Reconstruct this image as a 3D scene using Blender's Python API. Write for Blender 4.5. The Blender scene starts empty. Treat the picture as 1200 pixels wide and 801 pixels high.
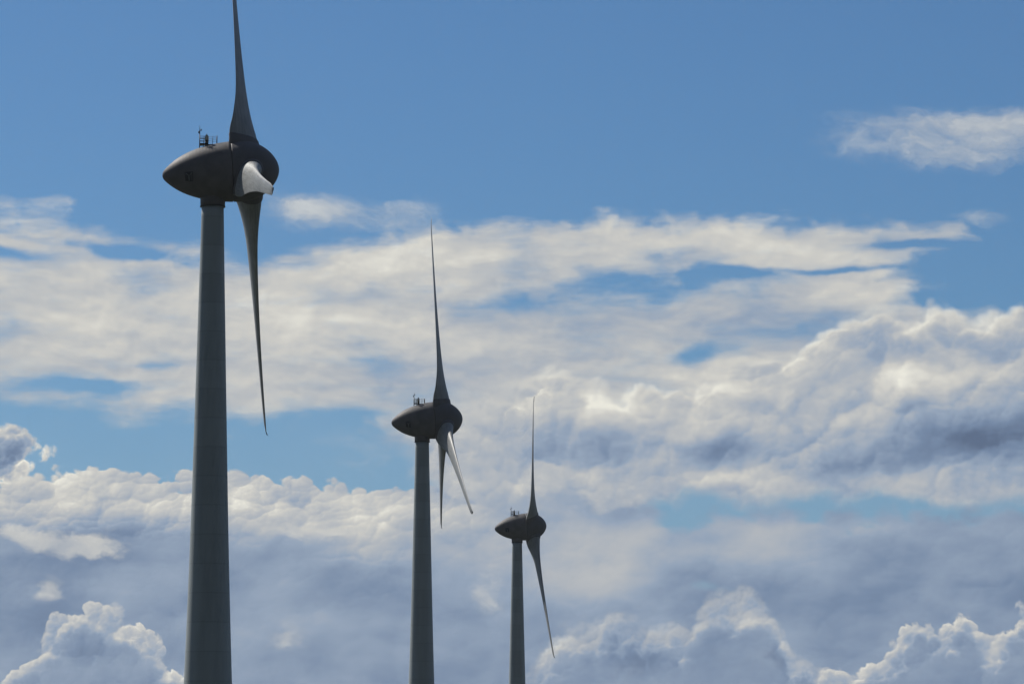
import bpy, bmesh, math, random
from mathutils import Vector, Matrix
R = math.radians
scene = bpy.context.scene
COL = scene.collection

# ------------------------------------------------------------------ camera
FPX = 4400.0                                   # focal length in pixels of a 1200 px wide frame
cam_d = bpy.data.cameras.new('camera'); cam = bpy.data.objects.new('camera', cam_d); COL.objects.link(cam)
cam_d.sensor_width = 36.0; cam_d.lens = FPX / 1200.0 * 36.0
cam_d.clip_start = 1.0; cam_d.clip_end = 60000.0
PITCH = math.atan2(551.5, FPX)
EYE = 1.7
cam.location = (0, 0, EYE); cam.rotation_euler = (R(90) + PITCH, 0, 0)
scene.camera = cam

# ------------------------------------------------------------------ sun
SUN_EL, SUN_AZ = R(44), R(-44)                 # azimuth from the view direction, negative = left
sun_dir = Vector((math.sin(SUN_AZ) * math.cos(SUN_EL), math.cos(SUN_AZ) * math.cos(SUN_EL), math.sin(SUN_EL)))
sun_d = bpy.data.lights.new('sun', 'SUN'); sun_d.energy = 3.4; sun_d.angle = R(0.5); sun_d.color = (1.0, 0.95, 0.87)
sun = bpy.data.objects.new('sun', sun_d); COL.objects.link(sun)
sun.rotation_euler = sun_dir.to_track_quat('Z', 'Y').to_euler()
sun.location = sun_dir * 400

scene.view_settings.view_transform = 'Standard'; scene.view_settings.look = 'None'
scene.view_settings.gamma = 1.0; scene.view_settings.use_curve_mapping = False
scene.view_settings.exposure = 0.0

# ------------------------------------------------------------------ world: blue sky and cloud layers
world = bpy.data.worlds.new('World'); scene.world = world; world.use_nodes = True
nt = world.node_tree; nt.nodes.clear()
try: world.cycles.sampling_method = 'MANUAL'; world.cycles.sample_map_resolution = 512
except Exception: pass

class S:
    """A value socket with arithmetic: every operator adds one Math node to the world tree."""
    def __init__(s, k): s.k = k
    def __add__(a, b): return m('ADD', a, b)
    __radd__ = __add__
    def __sub__(a, b): return m('SUBTRACT', a, b)
    def __rsub__(a, b): return m('SUBTRACT', b, a)
    def __mul__(a, b): return m('MULTIPLY', a, b)
    __rmul__ = __mul__
    def __truediv__(a, b): return m('DIVIDE', a, b)
    def __neg__(a): return m('MULTIPLY', a, -1.0)
def put(inp, v):
    if isinstance(v, S): nt.links.new(v.k, inp)
    elif isinstance(v, (int, float)): inp.default_value = v
    else: nt.links.new(v, inp)
def m(op, a, b=None, c=None, clamp=False):
    n = nt.nodes.new('ShaderNodeMath'); n.operation = op; n.use_clamp = clamp
    put(n.inputs[0], a)
    if b is not None: put(n.inputs[1], b)
    if c is not None: put(n.inputs[2], c)
    return S(n.outputs[0])
def clamp01(a): return m('ADD', a, 0.0, clamp=True)
def vmax(a, b): return m('MAXIMUM', a, b)
def vmin(a, b): return m('MINIMUM', a, b)
def ss(lo, hi, x, t0=0.0, t1=1.0):
    n = nt.nodes.new('ShaderNodeMapRange'); n.interpolation_type = 'SMOOTHSTEP'
    put(n.inputs['Value'], x); put(n.inputs['From Min'], lo); put(n.inputs['From Max'], hi)
    put(n.inputs['To Min'], t0); put(n.inputs['To Max'], t1)
    return S(n.outputs['Result'])
def vec(x, y, z=0.0):
    n = nt.nodes.new('ShaderNodeCombineXYZ'); put(n.inputs[0], x); put(n.inputs[1], y); put(n.inputs[2], z)
    return n.outputs[0]
def noise(x, y, scale=1.0, detail=6, rough=0.55, lac=2.0, seed=0.0, dist=0.0):
    n = nt.nodes.new('ShaderNodeTexNoise'); n.noise_dimensions = '2D'
    nt.links.new(vec(x + seed * 17.31, y + seed * 9.77), n.inputs['Vector'])
    n.inputs['Scale'].default_value = scale; n.inputs['Detail'].default_value = detail
    n.inputs['Roughness'].default_value = rough; n.inputs['Lacunarity'].default_value = lac
    n.inputs['Distortion'].default_value = dist
    return S(n.outputs[0])
def puffs(x, y, scale=1.0, detail=2.5, rough=0.5, seed=0.0):
    n = nt.nodes.new('ShaderNodeTexVoronoi'); n.voronoi_dimensions = '2D'; n.feature = 'SMOOTH_F1'; n.normalize = True
    nt.links.new(vec(x + seed * 13.7, y + seed * 5.1), n.inputs['Vector'])
    n.inputs['Scale'].default_value = scale; n.inputs['Detail'].default_value = detail
    n.inputs['Roughness'].default_value = rough; n.inputs['Smoothness'].default_value = 0.35
    return 1.0 - S(n.outputs['Distance'])
def lobes(x, y, scale, octaves=3, seed=0.0, rough=0.5, sharp=1.0):
    """cauliflower lobes: (height of the bulges, how far each bulge is turned to the sun)"""
    h = lit = None; a = 1.0
    for k in range(octaves):
        n = nt.nodes.new('ShaderNodeTexVoronoi'); n.voronoi_dimensions = '2D'; n.feature = 'SMOOTH_F1'
        n.inputs['Smoothness'].default_value = 0.22
        ox, oy = seed * 13.7 + k * 3.3, seed * 5.1 + k * 7.9
        nt.links.new(vec(x + ox, y + oy), n.inputs['Vector']); n.inputs['Scale'].default_value = scale * 2.15 ** k
        q = nt.nodes.new('ShaderNodeSeparateXYZ'); nt.links.new(n.outputs['Position'], q.inputs[0])
        sc_ = scale * 2.15 ** k
        u = (x + ox - S(q.outputs[0])) * (sc_ * -0.5 * a); v = (y + oy - S(q.outputs[1])) * (sc_ * -0.87 * a)
        d = S(n.outputs['Distance']); hh = (0.35 - d * d) * a
        h = hh if h is None else h + hh; lit = u + v if lit is None else lit + u + v
        a *= rough
    return h, lit
def curve(x, pts, x0=-3.0, x1=15.0):
    """piecewise smooth height of a cloud's edge against bearing"""
    ys = [p[1] for p in pts]; y0, y1 = min(ys) - 0.01, max(ys) + 0.01
    n = nt.nodes.new('ShaderNodeFloatCurve'); cu = n.mapping.curves[0]
    P = [((px - x0) / (x1 - x0), (py - y0) / (y1 - y0)) for px, py in pts]
    P = [(0.0, P[0][1])] + P + [(1.0, P[-1][1])]
    cu.points[0].location = P[0]; cu.points[1].location = P[-1]
    for p in P[1:-1]: cu.points.new(*p)
    for p in cu.points: p.handle_type = 'AUTO_CLAMPED'
    n.mapping.use_clip = False; n.mapping.update()
    put(n.inputs['Value'], m('MULTIPLY', x - x0, 1.0 / (x1 - x0), clamp=True))
    return S(n.outputs[0]) * (y1 - y0) + y0
def blob(x, y, cx, cy, rx, ry, amp, rot=0.0):
    """soft elliptical swelling (or hole) of a layer"""
    c, s_ = math.cos(R(rot)), math.sin(R(rot))
    dx, dy = x - cx, y - cy
    if rot: u = (dx * (c / rx)) + (dy * (s_ / rx)); v = (dy * (c / ry)) - (dx * (s_ / ry))
    else: u = dx * (1 / rx); v = dy * (1 / ry)
    d = u * u + v * v
    return m('POWER', 2.718, -d) * amp
def blobs(x, y, L):
    t = None
    for b in L:
        q = blob(x, y, *b); t = q if t is None else t + q
    return t
def mixc(f, a, b):
    n = nt.nodes.new('ShaderNodeMix'); n.data_type = 'RGBA'; n.clamp_factor = True
    put(n.inputs[0], f)
    for i, q in ((6, a), (7, b)):
        if isinstance(q, tuple): n.inputs[i].default_value = q + (1.0,)
        else: nt.links.new(q, n.inputs[i])
    return n.outputs[2]
def lin(r, g, b):
    return tuple(((v / 255 + 0.055) / 1.055) ** 2.4 if v > 10 else v / 255 / 12.92 for v in (r, g, b))
def ramp(x, stops):
    n = nt.nodes.new('ShaderNodeValToRGB'); put(n.inputs[0], x); e = n.color_ramp.elements
    while len(e) < len(stops): e.new(0.5)
    for q, (p, c) in zip(e, stops): q.position = p; q.color = c + (1.0,)
    return n.outputs[0]

tc = nt.nodes.new('ShaderNodeTexCoord'); sx = nt.nodes.new('ShaderNodeSeparateXYZ')
nt.links.new(tc.outputs['Generated'], sx.inputs[0])
dx_, dy_, dz_ = (S(sx.outputs[i]) for i in range(3))
AZ = m('ARCTAN2', dx_, dy_)                              # bearing, 0 = north (+Y)
EL = m('ARCSINE', dz_)                                   # elevation
X = 6.0 + AZ * 43.75                                     # bearing and elevation in steps of 1.31 degrees;
Y = 9.52 - EL * 44.0                                     # 9.5 is the horizon, falling with height

scene.cycles.use_adaptive_sampling = True; scene.cycles.adaptive_threshold = 0.02; scene.cycles.adaptive_min_samples = 8
scene.cycles.max_bounces = 4; scene.cycles.diffuse_bounces = 2; scene.cycles.glossy_bounces = 2
SKYTINT = (0.48, 0.705, 0.92)
BACKDARK = 0.7
sky = nt.nodes.new('ShaderNodeTexSky'); sky.sky_type = 'NISHITA'; sky.sun_disc = False
sky.sun_elevation = SUN_EL; sky.sun_rotation = SUN_AZ
sky.altitude = 0; sky.air_density = 1.0; sky.dust_density = 0.3; sky.ozone_density = 3.0
base = sky.outputs[0]

# shared slow warps so that no edge follows its guide exactly
w1 = noise(X, Y, 0.9, 4, 0.55, seed=1) - 0.5
w2 = noise(X, Y, 0.9, 4, 0.55, seed=2) - 0.5
f1 = noise(X, Y * 1.6, 3.2, 8, 0.62, seed=3) - 0.5       # fine wisps

CLOUD = [(0.0, lin(92, 109, 136)), (0.25, lin(117, 137, 165)), (0.45, lin(148, 164, 185)), (0.62, lin(178, 183, 189)),
         (0.8, lin(205, 204, 199)), (1.0, lin(235, 233, 222))]

# ---- layer A: streaky stratocumulus sheet
Xa = X + w1 * 0.7; Ya = Y + w2 * 0.22
sa = noise(Xa * 0.5, Ya * 1.35, 1.0, 5, 0.5, seed=4) - 0.5
sb = noise(Xa * 0.55, Ya * 1.2, 2.6, 8, 0.6, seed=5) - 0.5
sb2 = noise(Xa * 0.55 - 0.03, Ya * 1.2 - 0.09, 2.6, 5, 0.5, seed=5) - 0.5
sc = noise(X * 0.5 + f1 * 0.2, Y * 2.0, 2.2, 8, 0.66, seed=14) - 0.5
pa = puffs(Xa * 0.8, Ya * 1.4, 2.3, 2, 0.5, seed=6)
TA = curve(Xa, [(-2, 2.5), (0, 2.56), (0.6, 2.62), (1.2, 2.78), (2.2, 2.9), (3.0, 2.97), (3.6, 2.95), (4.1, 2.84), (4.5, 2.76), (5, 2.68), (6, 2.62), (7, 2.6), (8, 2.64), (9, 2.67), (10, 2.64), (10.8, 2.62), (11.3, 2.68), (11.6, 3.2), (12, 3.65), (14, 3.7)])
BA = curve(Xa, [(-2, 4.9), (0, 4.92), (1, 4.94), (2, 5.0), (3, 5.04), (4, 5.05), (4.4, 5.12), (5, 5.4), (6, 5.6), (8, 5.7), (12, 5.8)])
crisp = ss(4.4, 5.4, Xa)
dA = vmin((Ya - TA) * (2.6 + crisp * 1.6) + (pa - 0.6) * (0.6 + crisp * 0.8), (BA - Ya) * 2.4)
dA = vmin(dA, 0.85)
hA = blobs(Xa, Ya, [(7.65, 3.38, 0.95, 0.20, -1.15, -4), (8.7, 3.26, 0.7, 0.09, -0.9, 0), (8.2, 4.2, 0.5, 0.12, -1.15, -6),
    (1.0, 4.57, 0.75, 0.10, -1.1, -3), (1.9, 4.3, 0.5, 0.05, -0.5), (0.1, 3.06, 0.4, 0.08, -1.0), (1.55, 3.03, 0.5, 0.07, -0.9), (0.9, 2.93, 1.2, 0.06, -0.5, 8), (6.0, 3.6, 0.6, 0.12, -0.75),
    (11.6, 3.28, 0.8, 0.34, -2.6, 0), (9.9, 3.2, 0.6, 0.04, -0.9), (10.7, 2.93, 0.5, 0.05, -1.0), (11.0, 3.6, 0.45, 0.1, -1.2), (11.2, 4.0, 0.5, 0.2, -0.6),
    (4.2, 4.9, 0.5, 0.08, -0.3), (5.6, 4.2, 1.0, 0.1, -0.25), (9.6, 3.85, 0.9, 0.14, -0.35, -12), (4.3, 5.0, 0.4, 0.1, -0.4)])
DA = dA + hA + sa * 1.5 + sb * 1.0 + sc * 1.0
aA = ss(-0.15, 0.9, DA)
bA = 0.735 + sa * 0.4 + (sb2 - sb) * 0.45 + sc * 0.06 + blobs(X, Y, [(6.2, 3.75, 1.4, 0.35, -0.16), (5.4, 4.4, 1.6, 0.22, -0.18, -5), (9.2, 3.85, 1.6, 0.3, -0.24), (4.8, 3.1, 0.8, 0.25, 0.08), (2.2, 4.3, 1.4, 0.3, -0.06), (3.6, 3.7, 0.8, 0.3, 0.1), (9.5, 3.05, 1.4, 0.15, 0.06)])

# ---- layer B: large cumulus rising to the right
Xb = X + w1 * 0.35; Yb = Y + w2 * 0.3
f2 = noise(X, Y, 9.0, 5, 0.6, seed=15) - 0.5
hb, lb = lobes(Xb + f1 * 0.10 + f2 * 0.03, Yb * 1.15 + f1 * 0.10 + f2 * 0.03, 1.5, 3, seed=1, rough=0.55)

nb = noise(Xb, Yb * 1.2, 1.0, 9, 0.56, seed=6) - 0.5
nb2 = noise(Xb - 0.07, Yb * 1.2 - 0.2, 1.0, 5, 0.5, seed=6) - 0.5
TB = curve(Xb, [(-2, 6.5), (3.9, 6.0), (4.3, 5.0), (5.2, 4.74), (5.8, 4.62), (6.3, 4.52), (6.6, 4.46), (7.0, 4.56), (7.4, 4.64), (7.8, 4.56), (8.4, 4.46), (8.8, 4.3), (9.3, 4.12), (9.7, 3.93), (10, 3.78), (10.3, 3.76), (10.6, 3.86), (10.9, 3.74), (11.3, 3.8), (11.7, 3.83), (12, 3.66), (14, 3.6)])
BB = curve(Xb, [(-2, 5.0), (4.0, 5.0), (4.5, 5.3), (4.8, 5.7), (5.2, 6.1), (5.8, 6.35), (6.6, 6.32), (7.2, 6.2), (7.8, 6.05), (8.4, 5.98), (9, 6.0), (10, 5.95), (11, 6.04), (12, 6.05), (14, 6.0)])
eB = (Yb - TB) * 2.6 + hb * 0.9 + nb * 0.35
dB = vmin(eB, (BB - Yb) * 2.4 + nb * 1.6)
softB = ss(6.2, 4.8, Xb)
aB = ss(softB * -0.5, 0.5 + softB * 0.9, dB + sb * softB * 2.0)
ridgeB = ss(1.0, 0.1, eB) * ss(5.6, 6.4, Xb)
bB = 0.60 + (nb2 - nb) * 0.75 + lb * (0.13 + ridgeB * 0.14) + ridgeB * 0.27 + blobs(Xb, Yb, [
    (11.5, 5.2, 1.2, 0.36, -0.52, -6), (9.4, 5.25, 1.2, 0.26, -0.05, -6), (8.45, 5.3, 0.42, 0.16, -0.36), (9.7, 5.5, 0.6, 0.2, -0.24), (6.9, 5.3, 0.9, 0.24, -0.20), (7.3, 4.8, 0.9, 0.18, 0.16),
    (10.7, 4.5, 1.0, 0.2, 0.27, -8), (5.6, 4.95, 0.7, 0.3, 0.12), (9.0, 4.55, 0.8, 0.2, 0.15, -14), (10.2, 4.3, 0.5, 0.14, -0.2, -20), (7.6, 5.8, 1.2, 0.12, -0.05), (11.6, 4.2, 0.6, 0.2, -0.12), (7.9, 4.95, 0.5, 0.15, 0.1), (8.6, 5.62, 2.0, 0.1, 0.1)])

# ---- layer C: low bank and the blue-grey deck beneath it
Xc = X + w1 * 0.22; Yc = Y + w2 * 0.16
hc, lc = lobes(Xc + f1 * 0.14 + f2 * 0.04, Yc * 1.3 + f1 * 0.10 + f2 * 0.04, 2.3, 3, seed=2, rough=0.55)

nc = noise(Xc * 0.7, Yc * 1.2, 1.1, 7, 0.5, seed=7) - 0.5
nc2 = noise(Xc * 0.7 - 0.06, Yc * 1.2 - 0.17, 1.1, 4, 0.48, seed=7) - 0.5
TC = curve(Xc, [(-2, 5.62), (0, 5.62), (0.5, 5.58), (0.75, 5.58), (1.0, 5.56), (1.2, 5.5), (1.5, 5.53), (1.65, 5.6), (1.9, 5.64), (2.2, 5.66), (2.8, 5.66), (3.5, 5.66), (4, 5.74), (4.4, 5.86), (4.8, 5.76), (5.4, 5.75), (6, 5.9), (6.6, 5.82), (7.2, 5.85), (8, 5.97), (9, 6.02), (10, 5.98), (11, 6.0), (12, 5.98), (14, 6.0)])
softC = ss(4.5, 7.0, Xc)
eC = (Yc - TC) * (3.4 - softC * 1.6) + hc * (1.2 - softC * 0.8) * ss(-0.9, -0.1, (Yc - TC) * 3.4) + nc * 0.3
aC = ss(0.0, 0.26 + softC * 0.2, vmin(eC, 1.2) + blobs(Xc, Yc, [(8.35, 6.88, 0.6, 0.13, -0.80, 8), (10.8, 7.1, 0.6, 0.14, -0.6, -20)]) + nc * 0.8 + f1 * 0.35) 
bank = ss(0.92, 0.22, Yc - TC + nc * 0.7) * ss(7.2, 3.6, Xc)
bC = 0.36 + (nc2 - nc) * 0.6 + nc * 0.45 + lc * 0.03 + bank * (0.37 + lc * 0.20 + nb * 0.5 + f1 * 0.15) + blobs(Xc, Y + w2 * 0.2, [
    (3.9, 6.1, 1.2, 0.3, 0.10), (7.0, 6.4, 1.2, 0.3, 0.16), (8.8, 6.5, 1.2, 0.18, 0.14), (9.4, 6.2, 2.2, 0.12, 0.12), (9.9, 7.1, 1.4, 0.4, -0.10), (0.9, 6.28, 1.2, 0.09, -0.10), (0.9, 6.62, 1.2, 0.09, -0.08), (7.9, 7.6, 0.6, 0.3, -0.08), (0.2, 7.2, 1.0, 0.5, -0.08), 
    (6.9, 6.85, 1.0, 0.3, 0.2), (7.6, 6.3, 0.6, 0.15, 0.1), (8.8, 6.25, 0.5, 0.2, 0.08), (8.7, 7.3, 0.5, 0.2, 0.05), (5.6, 6.6, 0.8, 0.5, 0.06), (11.6, 6.7, 0.6, 0.5, -0.02), (5.1, 5.95, 0.6, 0.2, 0.15)])

# ---- layer D: thin shreds floating in front of the deck
Xd = X + w1 * 0.3 + f1 * 0.22; Yd = Y + w2 * 0.2 + f1 * 0.12
nd = noise(Xd, Yd * 1.5, 1.8, 8, 0.6, seed=8) - 0.5
dD = blobs(Xd + f1 * 0.15, Yd + f1 * 0.12, [(0.3, 6.34, 0.4, 0.09, 1.0, 8), (0.95, 6.46, 0.55, 0.14, 1.5), (0.62, 6.95, 0.22, 0.16, 0.5), (3.4, 7.45, 0.35, 0.3, 0.42), (1.8, 6.23, 0.5, 0.05, 0.5), (3.5, 6.25, 0.8, 0.08, 0.6), (5.75, 6.95, 0.35, 0.35, 0.4)])
aD = ss(0.15, 1.15, dD + nd * 1.9 * ss(0.05, 0.4, dD)) * 0.8
bD = 0.74 + nd * 0.5

# ---- layer E: cumulus towers low down, their lit crowns fading into the blue-grey body
Xe = X + w1 * 0.2; Ye = Y + w2 * 0.16
he, le = lobes(Xe + f1 * 0.13 + f2 * 0.04, Ye + f1 * 0.13 + f2 * 0.04, 2.0, 4, seed=3, rough=0.56)

ne = noise(Xe, Ye, 2.0, 8, 0.58, seed=9) - 0.5
TE = curve(Xe, [(-2, 8.6), (0, 8.25), (0.2, 8.05), (0.4, 7.85), (0.55, 7.55), (0.75, 7.32), (1.1, 7.25), (1.4, 7.28), (1.6, 7.42), (1.7, 7.58), (1.85, 7.65), (2.0, 7.8), (2.2, 7.95), (2.8, 8.4), (4, 8.9), (5.6, 8.5), (6.2, 8.1), (6.4, 7.7), (6.7, 7.5), (7.1, 7.4), (7.5, 7.45), (7.9, 7.5), (8.2, 7.25), (8.6, 7.1), (8.95, 7.2), (9.15, 7.6), (9.4, 7.95), (9.8, 7.98), (10.1, 7.85), (10.4, 7.65), (10.6, 7.5), (11, 7.38), (11.25, 7.38), (11.55, 7.6), (11.8, 7.3), (12, 7.22), (14, 7.3)])
eE = (Ye - TE) * 3.0 + he * 1.5 * ss(-1.3, -0.3, (Ye - TE) * 3.0) + ne * 0.35
softE = ss(5.5, 6.5, Xe) * ss(9.9, 9.0, Xe)
tornE = clamp01(ne * 3.0) * 0.9
aE = ss(softE * -0.5, 0.18 + tornE + softE * 0.9, eE) * ss(9.6, 8.9, Ye)
rimE = ss(1.5, 0.1, eE)
bE = 0.33 + rimE * (0.38 - softE * 0.02) + le * (0.10 + rimE * 0.20) + ne * 0.5 + blobs(X, Y, [(7.5, 7.75, 0.5, 0.25, -0.12), (11.0, 7.8, 0.4, 0.3, -0.12), (1.2, 7.75, 0.6, 0.3, -0.02), (6.6, 7.7, 0.25, 0.3, 0.2), (7.8, 7.7, 0.12, 0.2, 0.15), (8.75, 7.25, 0.22, 0.1, 0.25), (8.2, 7.3, 0.4, 0.08, 0.1), (7.3, 7.75, 0.4, 0.2, -0.06), (8.9, 7.8, 0.3, 0.2, -0.15)])
aE = aE * (1.0 - ss(0.9, 2.4, eE) * (0.5 + 0.3 * ss(5.5, 6.5, Xe)))

# ---- layer F: small cumulus at the left edge and detached wisps in the blue
mF = blobs(Xe, Ye, [(-0.35, 5.36, 0.95, 0.36, 1.7)])
eF = mF - 0.72 + he * 0.75 * ss(0.2, 0.7, mF)
aF = ss(0.0, 0.2, eF); bF = 0.34 + ss(0.7, 0.05, eF) * 0.5 + le * 0.3
Xg = X + f1 * 0.35 + w1 * 0.5; Yg = Y + f1 * 0.2 + w2 * 0.2
ng = noise(Xg * 0.9, Yg * 2.0, 1.7, 9, 0.66, seed=10) - 0.5
dG = blobs(Xg, Yg, [(10.9, 1.72, 1.35, 0.25, 0.72, 3), (11.6, 1.5, 1.3, 0.13, 0.6), (11.2, 1.95, 0.9, 0.14, 0.3), (12.6, 1.7, 1.2, 0.3, 0.5), (3.65, 2.5, 0.55, 0.21, 1.15, 4), (4.7, 2.5, 0.55, 0.14, 0.6, -4), (4.8, 2.68, 0.4, 0.1, 0.5), (11.5, 2.62, 0.4, 0.1, 0.6), (10.95, 3.45, 0.25, 0.07, 0.4), (2.2, 2.3, 0.5, 0.2, 0.25), (4.2, 5.35, 0.6, 0.28, 0.38)])
aG = ss(0.1, 1.3, dG + ng * 1.15 * ss(0.02, 0.3, dG)) * 0.7

# ---- the rest of the sky: broken cloud overhead, unseen dark cloud added behind the camera to darken the sides facing it
g3 = nt.nodes.new('ShaderNodeTexNoise'); g3.inputs['Scale'].default_value = 3.0; g3.inputs['Detail'].default_value = 7
nt.links.new(vec(dx_ / (dz_ + 0.25), dy_ / (dz_ + 0.25)), g3.inputs['Vector'])
gn = S(g3.outputs[0])
local = ss(R(24), R(14), EL)
back = ss(0.55, -0.15, dy_)
aH = ss(0.52, 0.66, gn) * ss(R(16), R(26), EL)
aH = vmax(aH, back * ss(0.2, 0.5, gn))

def bright(b): return ramp(clamp01(b), CLOUD)
# clear air low down is paler and greener than overhead
col = base
UNIT = 1.0 / 0.07                                          # cloud colours are display values: divide by the background strength
def scaled(c, k):
    n = nt.nodes.new('ShaderNodeVectorMath'); n.operation = 'SCALE'; nt.links.new(c, n.inputs[0]); put(n.inputs['Scale'], k); return n.outputs[0]
def tinted(c, t):
    n = nt.nodes.new('ShaderNodeVectorMath'); n.operation = 'MULTIPLY'; nt.links.new(c, n.inputs[0]); n.inputs[1].default_value = t; return n.outputs[0]
col = tinted(col, SKYTINT)
col = mixc(ss(3.8, 6.0, Y + w2 * 0.6) * 0.22 * local, col, scaled(ramp(clamp01(w1 + 0.5), [(0.0, lin(132, 160, 192)), (1.0, lin(160, 180, 203))]), UNIT))
for a_, b_ in ((aG * local, 0.80 + ng * 0.5), (aA * local, bA), (aB * local, bB), (aC * local, bC), (aD * local, bD), (aF * local, bF), (aE * local, bE)):
    col = mixc(a_, col, scaled(bright(b_), UNIT))
col = mixc(aH, col, scaled(bright(0.75 - back * BACKDARK + (gn - 0.5) * 0.8), UNIT * (1.0 - back * 0.72)))
bg = nt.nodes.new('ShaderNodeBackground'); bg.inputs['Strength'].default_value = 0.07
out = nt.nodes.new('ShaderNodeOutputWorld')
nt.links.new(col, bg.inputs['Color']); nt.links.new(bg.outputs[0], out.inputs['Surface'])
# ------------------------------------------------------------------ materials
def material(name, color, rough=0.5, spec=0.5, var=0.12, scale=0.6, bump=0.0, extra=None, metallic=0.0, streak=1.0):
    mt = bpy.data.materials.new(name); mt.use_nodes = True; t = mt.node_tree; b = t.nodes['Principled BSDF']
    b.inputs['Roughness'].default_value = rough; b.inputs['Metallic'].default_value = metallic
    b.inputs['Specular IOR Level'].default_value = spec
    tcn = t.nodes.new('ShaderNodeTexCoord'); mp = t.nodes.new('ShaderNodeMapping'); mp.inputs['Scale'].default_value = (1, 1, 1.0 / streak)
    n = t.nodes.new('ShaderNodeTexNoise'); n.inputs['Scale'].default_value = scale; n.inputs['Detail'].default_value = 6
    t.links.new(tcn.outputs['Object'], mp.inputs[0]); t.links.new(mp.outputs[0], n.inputs['Vector'])
    mr = t.nodes.new('ShaderNodeMapRange'); mr.inputs['From Min'].default_value = 0.3; mr.inputs['From Max'].default_value = 0.7
    mr.inputs['To Min'].default_value = 1 - var; mr.inputs['To Max'].default_value = 1 + var
    t.links.new(n.outputs[0], mr.inputs['Value'])
    mul = t.nodes.new('ShaderNodeVectorMath'); mul.operation = 'SCALE'; mul.inputs[0].default_value = color
    t.links.new(mr.outputs[0], mul.inputs['Scale']); t.links.new(mul.outputs[0], b.inputs['Base Color'])
    r2 = t.nodes.new('ShaderNodeMapRange'); r2.inputs['To Min'].default_value = rough - 0.08; r2.inputs['To Max'].default_value = rough + 0.1
    t.links.new(n.outputs[0], r2.inputs['Value']); t.links.new(r2.outputs[0], b.inputs['Roughness'])
    if extra: extra(t, b, tcn, mul)
    return mt
def tower_joints(t, b, tcn, mul):
    """thin dark joints between the precast rings, one every 3.1 m"""
    sp = t.nodes.new('ShaderNodeSeparateXYZ'); t.links.new(tcn.outputs['Object'], sp.inputs[0])
    def mm(op, a, c=None):
        n = t.nodes.new('ShaderNodeMath'); n.operation = op
        for i, q in enumerate((a, c)):
            if q is None: continue
            if isinstance(q, float): n.inputs[i].default_value = q
            else: t.links.new(q, n.inputs[i])
        return n.outputs[0]
    k = mm('MULTIPLY', sp.outputs[2], 1 / 3.1)
    fr = mm('ABSOLUTE', mm('SUBTRACT', mm('FRACT', k), 0.5))
    line = mm('GREATER_THAN', fr, 0.478)
    wn = t.nodes.new('ShaderNodeTexWhiteNoise'); wn.noise_dimensions = '1D'; t.links.new(mm('FLOOR', k), wn.inputs['W'])
    ring = mm('ADD', mm('MULTIPLY', wn.outputs['Value'], 0.10), 0.95)
    f = mm('MULTIPLY', ring, mm('SUBTRACT', 1.0, mm('MULTIPLY', line, 0.10)))
    v = t.nodes.new('ShaderNodeVectorMath'); v.operation = 'SCALE'; t.links.new(mul.outputs[0], v.inputs[0]); t.links.new(f, v.inputs['Scale'])
    t.links.new(v.outputs[0], b.inputs['Base Color'])
def blade_wear(t, b, tcn, mul):
    """rain streaks running outward along the blade"""
    mp = t.nodes.new('ShaderNodeMapping'); mp.inputs['Scale'].default_value = (5, 5, 0.12); t.links.new(tcn.outputs['Object'], mp.inputs[0])
    n = t.nodes.new('ShaderNodeTexNoise'); n.inputs['Scale'].default_value = 1.0; n.inputs['Detail'].default_value = 5; t.links.new(mp.outputs[0], n.inputs['Vector'])
    mr = t.nodes.new('ShaderNodeMapRange'); mr.inputs['From Min'].default_value = 0.35; mr.inputs['From Max'].default_value = 0.6
    mr.inputs['To Min'].default_value = 0.78; mr.inputs['To Max'].default_value = 1.05; t.links.new(n.outputs[0], mr.inputs['Value'])
    v = t.nodes.new('ShaderNodeVectorMath'); v.operation = 'SCALE'; t.links.new(mul.outputs[0], v.inputs[0]); t.links.new(mr.outputs[0], v.inputs['Scale'])
    t.links.new(v.outputs[0], b.inputs['Base Color'])
def panel_seams(t, b, tcn, mul):
    """faint vertical joints between the ribbed cladding sheets"""
    w = t.nodes.new('ShaderNodeTexWave'); w.wave_type = 'BANDS'; w.bands_direction = 'X'; w.inputs['Scale'].default_value = 0.9; w.inputs['Distortion'].default_value = 0
    t.links.new(tcn.outputs['Object'], w.inputs['Vector'])
    bp = t.nodes.new('ShaderNodeBump'); bp.inputs['Strength'].default_value = 0.2; bp.inputs['Distance'].default_value = 0.02
    t.links.new(w.outputs['Fac'], bp.inputs['Height']); t.links.new(bp.outputs[0], b.inputs['Normal'])
M_TOWER = material('weathered_concrete_paint', (0.45, 0.505, 0.52), 0.7, 0.3, 0.09, 0.9, extra=tower_joints, streak=9)
M_NAC = material('weathered_aluminium_cladding', (0.16, 0.153, 0.157), 0.6, 0.3, 0.18, 0.7, extra=panel_seams)
M_HUB = material('hub_cladding', (0.15, 0.148, 0.158), 0.6, 0.3, 0.12, 0.7)
M_BLADE = material('blade_gelcoat', (0.37, 0.385, 0.385), 0.5, 0.4, 0.12, 0.5, extra=blade_wear)
M_DARK = material('dark_steel', (0.05, 0.055, 0.06), 0.5, 0.4, 0.1)
M_MARK = material('dark_emblem_paint', (0.035, 0.045, 0.055), 0.5, 0.3, 0.05)
M_MARK2 = material('grey_emblem_paint', (0.15, 0.17, 0.18), 0.5, 0.3, 0.05)
M_LAMP = material('pale_lamp_glass', (0.75, 0.72, 0.6), 0.2, 0.5, 0.03)
M_GRASS = material('pasture', (0.035, 0.041, 0.024), 0.9, 0.2, 0.35, 0.05)

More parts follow.
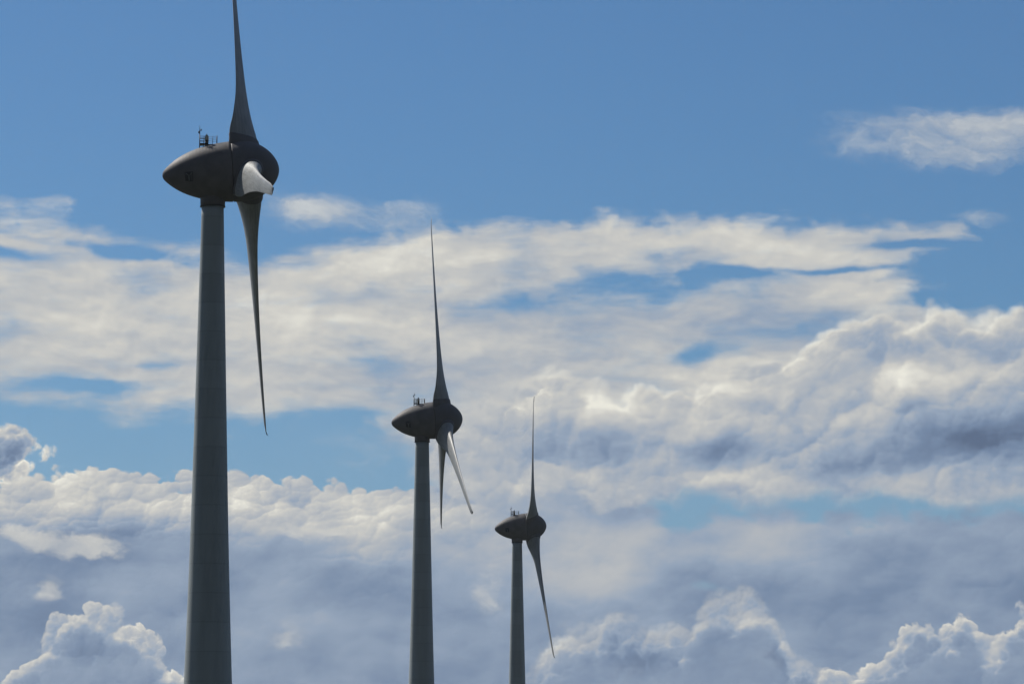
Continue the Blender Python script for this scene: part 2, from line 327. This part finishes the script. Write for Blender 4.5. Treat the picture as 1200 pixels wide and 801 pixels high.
# ------------------------------------------------------------------ helpers
def obj(name, bm, mat, parent=None, smooth=True):
    me = bpy.data.meshes.new(name); bmesh.ops.recalc_face_normals(bm, faces=bm.faces); bm.to_mesh(me); bm.free()
    for p in me.polygons: p.use_smooth = smooth
    for q in (mat if isinstance(mat, (list, tuple)) else [mat]): me.materials.append(q)
    o = bpy.data.objects.new(name, me); COL.objects.link(o); o.parent = parent
    return o
def loft(bm, rings, cap0=True, cap1=True):
    vs = [[bm.verts.new(p) for p in r] for r in rings]; n = len(rings[0])
    for a, b in zip(vs, vs[1:]):
        for i in range(n): bm.faces.new((a[i], a[(i + 1) % n], b[(i + 1) % n], b[i]))
    if cap0: bm.faces.new(vs[0][::-1])
    if cap1: bm.faces.new(vs[-1])
    return vs
def circle(n, r, f): return [f(r * math.cos(2 * math.pi * i / n), r * math.sin(2 * math.pi * i / n)) for i in range(n)]
def tube(bm, p, q, r, n=8, r2=None):
    p, q = Vector(p), Vector(q); d = (q - p).normalized(); a = d.orthogonal().normalized(); b = d.cross(a)
    r2 = r if r2 is None else r2
    loft(bm, [circle(n, r, lambda u, v: p + a * u + b * v), circle(n, r2, lambda u, v: q + a * u + b * v)])
def box(bm, c, s):
    mtx = Matrix.Translation(c) @ Matrix.Diagonal((s[0], s[1], s[2], 1)); bmesh.ops.create_cube(bm, size=1, matrix=mtx)
def interp(tab, x):
    """monotone-ish cubic through a table"""
    if x <= tab[0][0]: return tab[0][1]
    if x >= tab[-1][0]: return tab[-1][1]
    for i in range(len(tab) - 1):
        x0, y0 = tab[i]; x1, y1 = tab[i + 1]
        if x <= x1:
            xm, ym = tab[i - 1] if i else (2 * x0 - x1, 2 * y0 - y1); xn, yn = tab[i + 2] if i + 2 < len(tab) else (2 * x1 - x0, 2 * y1 - y0)
            m0 = (y1 - ym) / (x1 - xm) * (x1 - x0); m1 = (yn - y0) / (xn - x0) * (x1 - x0); t = (x - x0) / (x1 - x0)
            return (2*t**3-3*t*t+1)*y0 + (t**3-2*t*t+t)*m0 + (-2*t**3+3*t*t)*y1 + (t**3-t*t)*m1

# ------------------------------------------------------------------ ground (below the frame)
bm = bmesh.new()
g = [-8000, -4000, -1500, -400, 0, 400, 900, 1500, 3000, 8000]
vv = [[bm.verts.new((x, y, 0)) for x in g] for y in g]
for i in range(len(g) - 1):
    for j in range(len(g) - 1): bm.faces.new((vv[i][j], vv[i][j+1], vv[i+1][j+1], vv[i+1][j]))
ground = obj('ground', bm, M_GRASS, smooth=False); ground['kind'] = 'structure'

# ------------------------------------------------------------------ the turbine
HUB_H = 68.6 + EYE                  # rotor centre above ground
TILT = R(4.3); ROTOR_TILT = R(5.0); HUBX = 3.95          # shaft tilt, overhang of the rotor centre from the tower axis
AX = -HUBX * math.tan(TILT)         # height of the shaft line at the tower axis, relative to the rotor centre
# shell profile: distance along the shaft from the tower axis, radius
PROF = [(-5.45, 0.0), (-5.42, 0.22), (-5.33, 0.42), (-5.15, 0.64), (-4.85, 0.93), (-4.3, 1.38), (-3.55, 1.87), (-2.6, 2.32), (-1.5, 2.70), (-0.2, 3.0), (1.1, 3.19), (2.2, 3.27), (3.2, 3.27), (4.1, 3.14), (5.0, 2.82), (5.8, 2.30), (6.35, 1.77), (6.75, 1.22), (7.0, 0.7), (7.1, 0.32), (7.13, 0.0)]
SEAM = 2.02
NOSE = [p for p in PROF]
def shell_r(s): return max(0.0, interp(PROF, s))
def spine(s): return Vector((s * math.cos(TILT), 0, AX + s * math.sin(TILT)))
TX = Vector((math.cos(TILT), 0, math.sin(TILT))); TZ = Vector((-math.sin(TILT), 0, math.cos(TILT))); TY = Vector((0, 1, 0))
def shell(bm, s0, s1, n=96, steps=40, inner=False):
    st = []
    for i in range(steps + 1):
        t = i / steps; s = s0 + (s1 - s0) * t; st.append(s)
    extra = [s for s, _ in PROF if s0 < s < s1 and (s < -4.8 or s > 6.2)]
    st = sorted(set([round(q, 4) for q in st + extra]))
    rings = []
    for s in st:
        r = max(shell_r(s), 0.004)
        rings.append(circle(n, r, lambda u, v: spine(s) + TY * u + TZ * v))
    loft(bm, rings)
def on_shell(s, ang, out=0.0):
    """point on the shell at station s; ang 0 = top, 90 = the side towards the camera (-y)"""
    r = shell_r(s) + out
    return spine(s) - TY * (r * math.sin(R(ang))) + TZ * (r * math.cos(R(ang)))

CHORD = [(2.6, 3.0), (3.5, 4.15), (4.3, 4.2), (5.5, 3.95), (7.0, 3.45), (8.5, 3.0), (10.5, 2.65), (12.6, 2.4), (16, 2.05), (20, 1.75), (25, 1.5), (30, 1.3), (33, 1.2), (34.6, 1.1), (35.1, 1.0)]
THICK = [(2.6, 2.2), (3.5, 2.0), (4.3, 1.8), (5.5, 1.45), (7.0, 1.08), (8.5, 0.84), (10.5, 0.66), (12.6, 0.54), (16, 0.42), (20, 0.35), (25, 0.28), (30, 0.21), (33, 0.16), (35.1, 0.1)]
TWIST = [(2.6, 41), (3.5, 39), (4.3, 36), (5.5, 30), (7.0, 27), (8.5, 24), (10.5, 21), (12.6, 19.5), (16, 17), (20, 14), (25, 11), (30, 8.5), (35.1, 7)]
LEAD = [(2.6, 0.36), (3.5, 0.30), (5.5, 0.29), (8.5, 0.30), (35.1, 0.32)]          # share of the chord ahead of the pitch axis
BEND = lambda r: 0.5 * (max(0, r - 6) / 29.5) ** 2
NS = 40
def section(r, chord, thick, tw, lead, off=(0.0, 0.0)):
    """blade section at radius r. y = direction of travel, x = upwind (the nose side), z = radial"""
    pts = []; th0 = thick / chord
    root = max(0.0, min(1.0, (7.0 - r) / 4.0))                # blunt, rounded trailing edge towards the root
    for i in range(NS):
        a = 2 * math.pi * i / NS; c = 0.5 * (1 + math.cos(a))  # c: 1 = trailing edge, 0 = leading edge
        yt = 5 * (0.2969 * math.sqrt(c) - 0.1260 * c - 0.3516 * c * c + 0.2843 * c**3 - 0.1036 * c**4) * th0
        blunt = math.sqrt(max(0.0, 1 - (2 * c - 1) ** 2)) * 0.5
        te = 0.30 + 0.70 * (1 - c)                            # root: thick nose, thinner flared tail
        yr = blunt * th0 * (0.55 + 0.9 * (1 - c) if True else 1)
        y2 = (yt * (1 - root) + yr * root) * (1 if math.sin(a) >= 0 else -1)
        camber = 0.10 * c * (1 - c) * 1.2 * (1 - root * 0.5)
        u = (lead - c) * chord; v = -(y2 + camber) * chord     # +u leading edge, v: + upwind; suction side is downwind
        u += off[0]
        cs, sn = math.cos(R(tw)), math.sin(R(tw))
        pts.append(Vector((u * sn + v * cs + off[1], u * cs - v * sn, r)))
    return pts
def blade_mesh():
    bm = bmesh.new(); rs = [2.5, 2.9, 3.3, 3.7, 4.1, 4.6, 5.1, 5.7, 6.4, 7.1, 7.9, 8.7, 9.6, 10.6, 12, 13.5, 15, 17, 19, 21, 23, 25, 27, 29, 31, 32.5, 33.7, 34.4]
    rings = []
    for r in rs:
        rings.append(section(r, interp(CHORD, r), interp(THICK, r), interp(TWIST, r), interp(LEAD, r), (0, BEND(r))))
    # tip fin, bent upwind
    for (r, c, bx, lean) in ((34.85, 1.05, 0.04, 12), (35.2, 0.92, 0.06, 15), (35.45, 0.75, 0.10, 22), (35.62, 0.42, 0.15, 30), (35.7, 0.24, 0.20, 35)):
        ring = section(r, c, 0.10, 1, 0.3, (-0.05, BEND(34.6) + bx))
        cx = BEND(34.6) + bx
        out = []
        for p in ring:
            dx = p.x - cx; out.append(Vector((cx + dx * math.cos(R(lean)), p.y, p.z - dx * math.sin(R(lean)))))
        rings.append(out)
    loft(bm, rings); return bm
def collar_mesh():
    """flared sleeve on the hub round the blade's root"""
    bm = bmesh.new(); rings = []
    for r, g_ in ((1.9, 0.30), (2.9, 0.20), (3.35, 0.15), (3.55, 0.10), (3.58, 0.03)):
        ch = interp(CHORD, max(r, 3.4)); tk = interp(THICK, max(r, 3.4)); tw = interp(TWIST, max(r, 3.4)); ld = interp(LEAD, max(r, 3.4))
        base = section(r, ch, tk, tw, ld); c = sum(base, Vector()) / len(base); out = []
        for p in base:
            d = p - c; L = d.length; out.append(c + d * ((L + g_) / L))
        rings.append(out)
    loft(bm, rings); return bm

def build_turbine():
    t = bpy.data.objects.new('wind_turbine', None); COL.objects.link(t); t.empty_display_size = 3
    # tower: slightly flaring rings down to the ground
    prof = [(-3.2, 2.34), (-9, 2.58), (-14.7, 2.85), (-27.5, 3.46), (-41.3, 4.17), (-55.1, 5.10), (-HUB_H, 6.35)]
    pr = sorted([(z + HUB_H, d) for z, d in prof]); bm = bmesh.new(); rings = []
    top = HUB_H - 3.95
    for i in range(61):
        z = top * i / 60; r = interp(pr, z) / 2; rings.append(circle(80, r, lambda u, v: Vector((u, v, z))))
    loft(bm, rings); tower = obj('tower', bm, M_TOWER, t)
    bm = bmesh.new()
    rr = [(top - 0.10, 1.36), (top + 0.02, 1.37), (top + 0.03, 1.33)]
    loft(bm, [circle(64, r, lambda u, v: Vector((u, v, z))) for z, r in rr]); obj('flange', bm, M_DARK, tower)
    bm = bmesh.new(); box(bm, (0.0, -3.12, 1.35), (1.0, 0.12, 2.2)); obj('door', bm, M_DARK, tower, False)
    # yaw neck
    bm = bmesh.new()
    loft(bm, [circle(64, r, lambda u, v: Vector((u * (1.0 if k else 1.0), v, z))) for k, (z, r) in enumerate([(top + 0.031, 1.32), (top + 0.4, 1.33), (top + 1.6, 1.36), (HUB_H - 1.2, 1.36)])])
    obj('yaw_neck', bm, M_NAC, t)
    H = Vector((0, 0, HUB_H))
    # nacelle
    bm = bmesh.new(); shell(bm, -5.45, SEAM - 0.045); nac = obj('nacelle', bm, M_NAC, t); nac.location = H
    bm = bmesh.new(); loft(bm, [circle(64, shell_r(SEAM) - 0.10, lambda u, v: spine(SEAM + d) + TY * u + TZ * v) for d in (-0.06, 0.06)]); obj('air_gap', bm, M_DARK, nac)
    # emblem on both flanks: dark square with a lighter Y
    for side in (1, -1):
        def patch(s0, s1, a0, a1, out, bm, n=4, skew=0.0):
            g_ = [[bm.verts.new(on_shell(s0 + (s1 - s0) * i / n + skew * j / n, side * (a0 + (a1 - a0) * j / n), out)) for i in range(n + 1)] for j in range(n + 1)]
            g2 = [[bm.verts.new(on_shell(s0 + (s1 - s0) * i / n + skew * j / n, side * (a0 + (a1 - a0) * j / n), out - 0.03)) for i in range(n + 1)] for j in range(n + 1)]
            for j in range(n):
                for i in range(n):
                    bm.faces.new((g_[j][i], g_[j][i+1], g_[j+1][i+1], g_[j+1][i])); bm.faces.new((g2[j][i], g2[j+1][i], g2[j+1][i+1], g2[j][i+1]))
            for i in range(n):
                bm.faces.new((g_[0][i], g2[0][i], g2[0][i+1], g_[0][i+1])); bm.faces.new((g_[n][i], g_[n][i+1], g2[n][i+1], g2[n][i]))
                bm.faces.new((g_[i][0], g_[i+1][0], g2[i+1][0], g2[i][0])); bm.faces.new((g_[i][n], g2[i][n], g2[i+1][n], g_[i+1][n]))
        bm = bmesh.new(); patch(-3.08, -2.22, 93, 119, 0.012, bm, 6); em = obj('emblem', bm, M_MARK, nac)
        bm = bmesh.new(); patch(-2.71, -2.59, 103, 118, 0.020, bm, 3); patch(-3.06, -2.94, 96, 103.5, 0.020, bm, 3, skew=0.33); patch(-2.36, -2.24, 96, 103.5, 0.020, bm, 3, skew=-0.33)
        obj('emblem_letter', bm, M_MARK2, em)
    # roof furniture
    def top_at(x, dy=0.0):
        s = x / math.cos(TILT); 
        for _ in range(6): s = (x + shell_r(s) * math.sin(TILT)) / math.cos(TILT)
        r = shell_r(s); return spine(s).z + math.sqrt(max(0, r * r - dy * dy)) * math.cos(TILT)
    bm = bmesh.new(); z0 = top_at(-1.47)
    tube(bm, (-1.47, -0.1, z0 - 0.1), (-1.47, -0.1, z0 + 1.5), 0.055, 8, 0.05); tube(bm, (-1.47, -0.1, z0 + 1.5), (-1.47, -0.1, z0 + 2.45), 0.045, 8, 0.02)
    tube(bm, (-1.47, -0.1, z0 + 1.55), (-1.62, -0.25, z0 + 1.72), 0.03); tube(bm, (-1.56, -0.19, z0 + 1.58), (-1.56, -0.19, z0 + 1.82), 0.08)
    tube(bm, (-1.47, -0.1, z0 + 1.9), (-1.3, 0.1, z0 + 1.92), 0.025); tube(bm, (-1.32, 0.1, z0 + 1.9), (-1.32, 0.1, z0 + 2.1), 0.06)
    obj('weather_mast', bm, M_DARK, nac)
    bm = bmesh.new(); zt = z0 + 1.25
    for y in (-0.55, 0.55):
        for h in (0.42, 0.68, 0.98, 1.25): tube(bm, (-1.47, y, z0 + h - 0.05), (-0.95, y, z0 + h - 0.05), 0.03)
        tube(bm, (-1.47, y, z0 - 0.2), (-1.47, y, zt), 0.035); tube(bm, (-1.02, y, z0 - 0.1), (-1.02, y, zt - 0.05), 0.025)
    for h in (0.42, 1.2): tube(bm, (-1.47, -0.55, z0 + h), (-1.47, 0.55, z0 + h), 0.03)
    box(bm, (-1.05, 0, z0 + 0.42), (0.84, 1.1, 0.06))
    zr = top_at(0.38)
    for y in (-0.55, 0.55):
        tube(bm, (0.38, y, zr - 0.15), (0.38, y, zr + 0.78), 0.045)
        tube(bm, (-0.55, y, zt - 0.12), (0.38, y, zr + 0.72), 0.014); tube(bm, (-0.55, y, zt - 0.55), (0.38, y, zr + 0.38), 0.014)
        tube(bm, (-0.08, y, top_at(-0.08) - 0.1), (-0.08, y, zr + 0.75), 0.016)
    obj('service_railing', bm, M_DARK, nac)
    bm = bmesh.new(); zl = top_at(-0.74)
    box(bm, (-0.72, -0.40, zl + 0.16), (0.36, 0.4, 0.5)); tube(bm, (-0.72, -0.40, zl + 0.4), (-0.72, -0.40, zl + 0.55), 0.2, 16)
    tube(bm, (-0.72, -0.40, zl + 1.02), (-0.72, -0.40, zl + 1.12), 0.15, 16); tube(bm, (-0.72, -0.40, zl + 1.12), (-0.72, -0.40, zl + 1.26), 0.05, 8)
    for a in range(4): 
        q = (0.215 * math.cos(a * math.pi / 2 + 0.4), 0.215 * math.sin(a * math.pi / 2 + 0.4)); tube(bm, (-0.72 + q[0], -0.40 + q[1], zl + 0.5), (-0.72 + q[0], -0.40 + q[1], zl + 1.05), 0.02)
    lamp = obj('warning_light', bm, M_DARK, nac)
    bm = bmesh.new(); loft(bm, [circle(20, r, lambda u, v: Vector((-0.72 + u, -0.40 + v, zl + z))) for z, r in ((0.551, 0.14), (0.62, 0.2), (0.92, 0.2), (1.015, 0.14))]); obj('lamp_glass', bm, M_LAMP, lamp)
    bm = bmesh.new()
    s_h = 0.1
    loft(bm, [circle(24, r, lambda u, v: Vector((-0.15 + u * 1.3, v, top_at(-0.15) + z))) for z, r in ((-0.25, 0.42), (-0.02, 0.42), (0.02, 0.38))]); obj('roof_hatch', bm, M_NAC, nac)
    # hub spinner
    bm = bmesh.new(); shell(bm, SEAM + 0.045, 7.13); hub = obj('hub', bm, M_HUB, t); hub.location = H
    rotor = []
    for k in range(3):
        if k == 0: bl = obj('blade', blade_mesh(), M_BLADE, t); co = obj('blade_collar', collar_mesh(), M_HUB, t)
        else:
            bl, co = (q.copy() for q in rotor[0]); COL.objects.link(bl); COL.objects.link(co)
        rotor.append((bl, co))
    return t, hub, rotor

def pose(rotor, delta):
    """turn the rotor: delta degrees from upright, positive = the upper blade leans away from the camera"""
    for k, (bl, co) in enumerate(rotor):
        mtx = Matrix.Translation((HUBX, 0, HUB_H)) @ Matrix.Rotation(-ROTOR_TILT, 4, 'Y') @ Matrix.Rotation(-R(delta + 120 * k), 4, 'X')
        bl.matrix_local = mtx; co.matrix_local = mtx

def copy_turbine(src, src_rotor):
    t = src.copy(); COL.objects.link(t); rot = {}
    m1 = {}
    for ch in src.children:
        c = ch.copy(); COL.objects.link(c); c.parent = t; m1[ch] = c
        for g_ in ch.children:
            d = g_.copy(); COL.objects.link(d); d.parent = c
            for h_ in g_.children:
                e = h_.copy(); COL.objects.link(e); e.parent = d
    return t, [(m1[a], m1[b]) for a, b in src_rotor]

def place(t, px, depth):
    """stand the tower on the ground at a bearing read off the tower's top, depth metres down the view axis"""
    y = (depth - (HUB_H - 3.5 - EYE) * math.sin(PITCH)) / math.cos(PITCH)
    t.location = ((px - 600) / FPX * depth, y, 0)
    t.rotation_euler = (0, 0, R(5.7))

first, hub, rotor = build_turbine()
spots = [
    (249.3, 4400 / 10.9, 17.5, 'largest wind turbine, leftmost, with a pale blade pointing straight at the viewer', ),
    (494.8, 4400 / 6.67, -1.7, 'middle-sized wind turbine between the other two, two blades spread low and one straight up'),
    (606.0, 4400 / 4.86, -35.0, 'smallest wind turbine, rightmost, showing only two blades, one up and one hanging down'),
]
todo = [(first, rotor)] + [copy_turbine(first, rotor) for _ in spots[1:]]
for (t, rt), (px, dep, de, lab) in zip(todo, spots):
    t['label'] = lab; t['category'] = 'wind turbine'; t['group'] = 'grey wind turbines standing in a row'
    place(t, px, dep); pose(rt, de)

# ------------------------------------------------------------------ thin summer haze over the plain
bm = bmesh.new(); bmesh.ops.create_cube(bm, size=1, matrix=Matrix.Translation((0, 0, 56.5)) @ Matrix.Diagonal((16200, 16200, 115, 1)))
hm = bpy.data.materials.new('haze_air'); hm.use_nodes = True; ht = hm.node_tree; ht.nodes.clear()
pv = ht.nodes.new('ShaderNodeVolumePrincipled'); pv.inputs['Color'].default_value = (0.86, 0.93, 1.0, 1); pv.inputs['Density'].default_value = 0.00004; pv.inputs['Anisotropy'].default_value = 0.3
ho = ht.nodes.new('ShaderNodeOutputMaterial'); ht.links.new(pv.outputs[0], ho.inputs['Volume'])
haze = obj('haze', bm, hm, smooth=False); haze['kind'] = 'stuff'
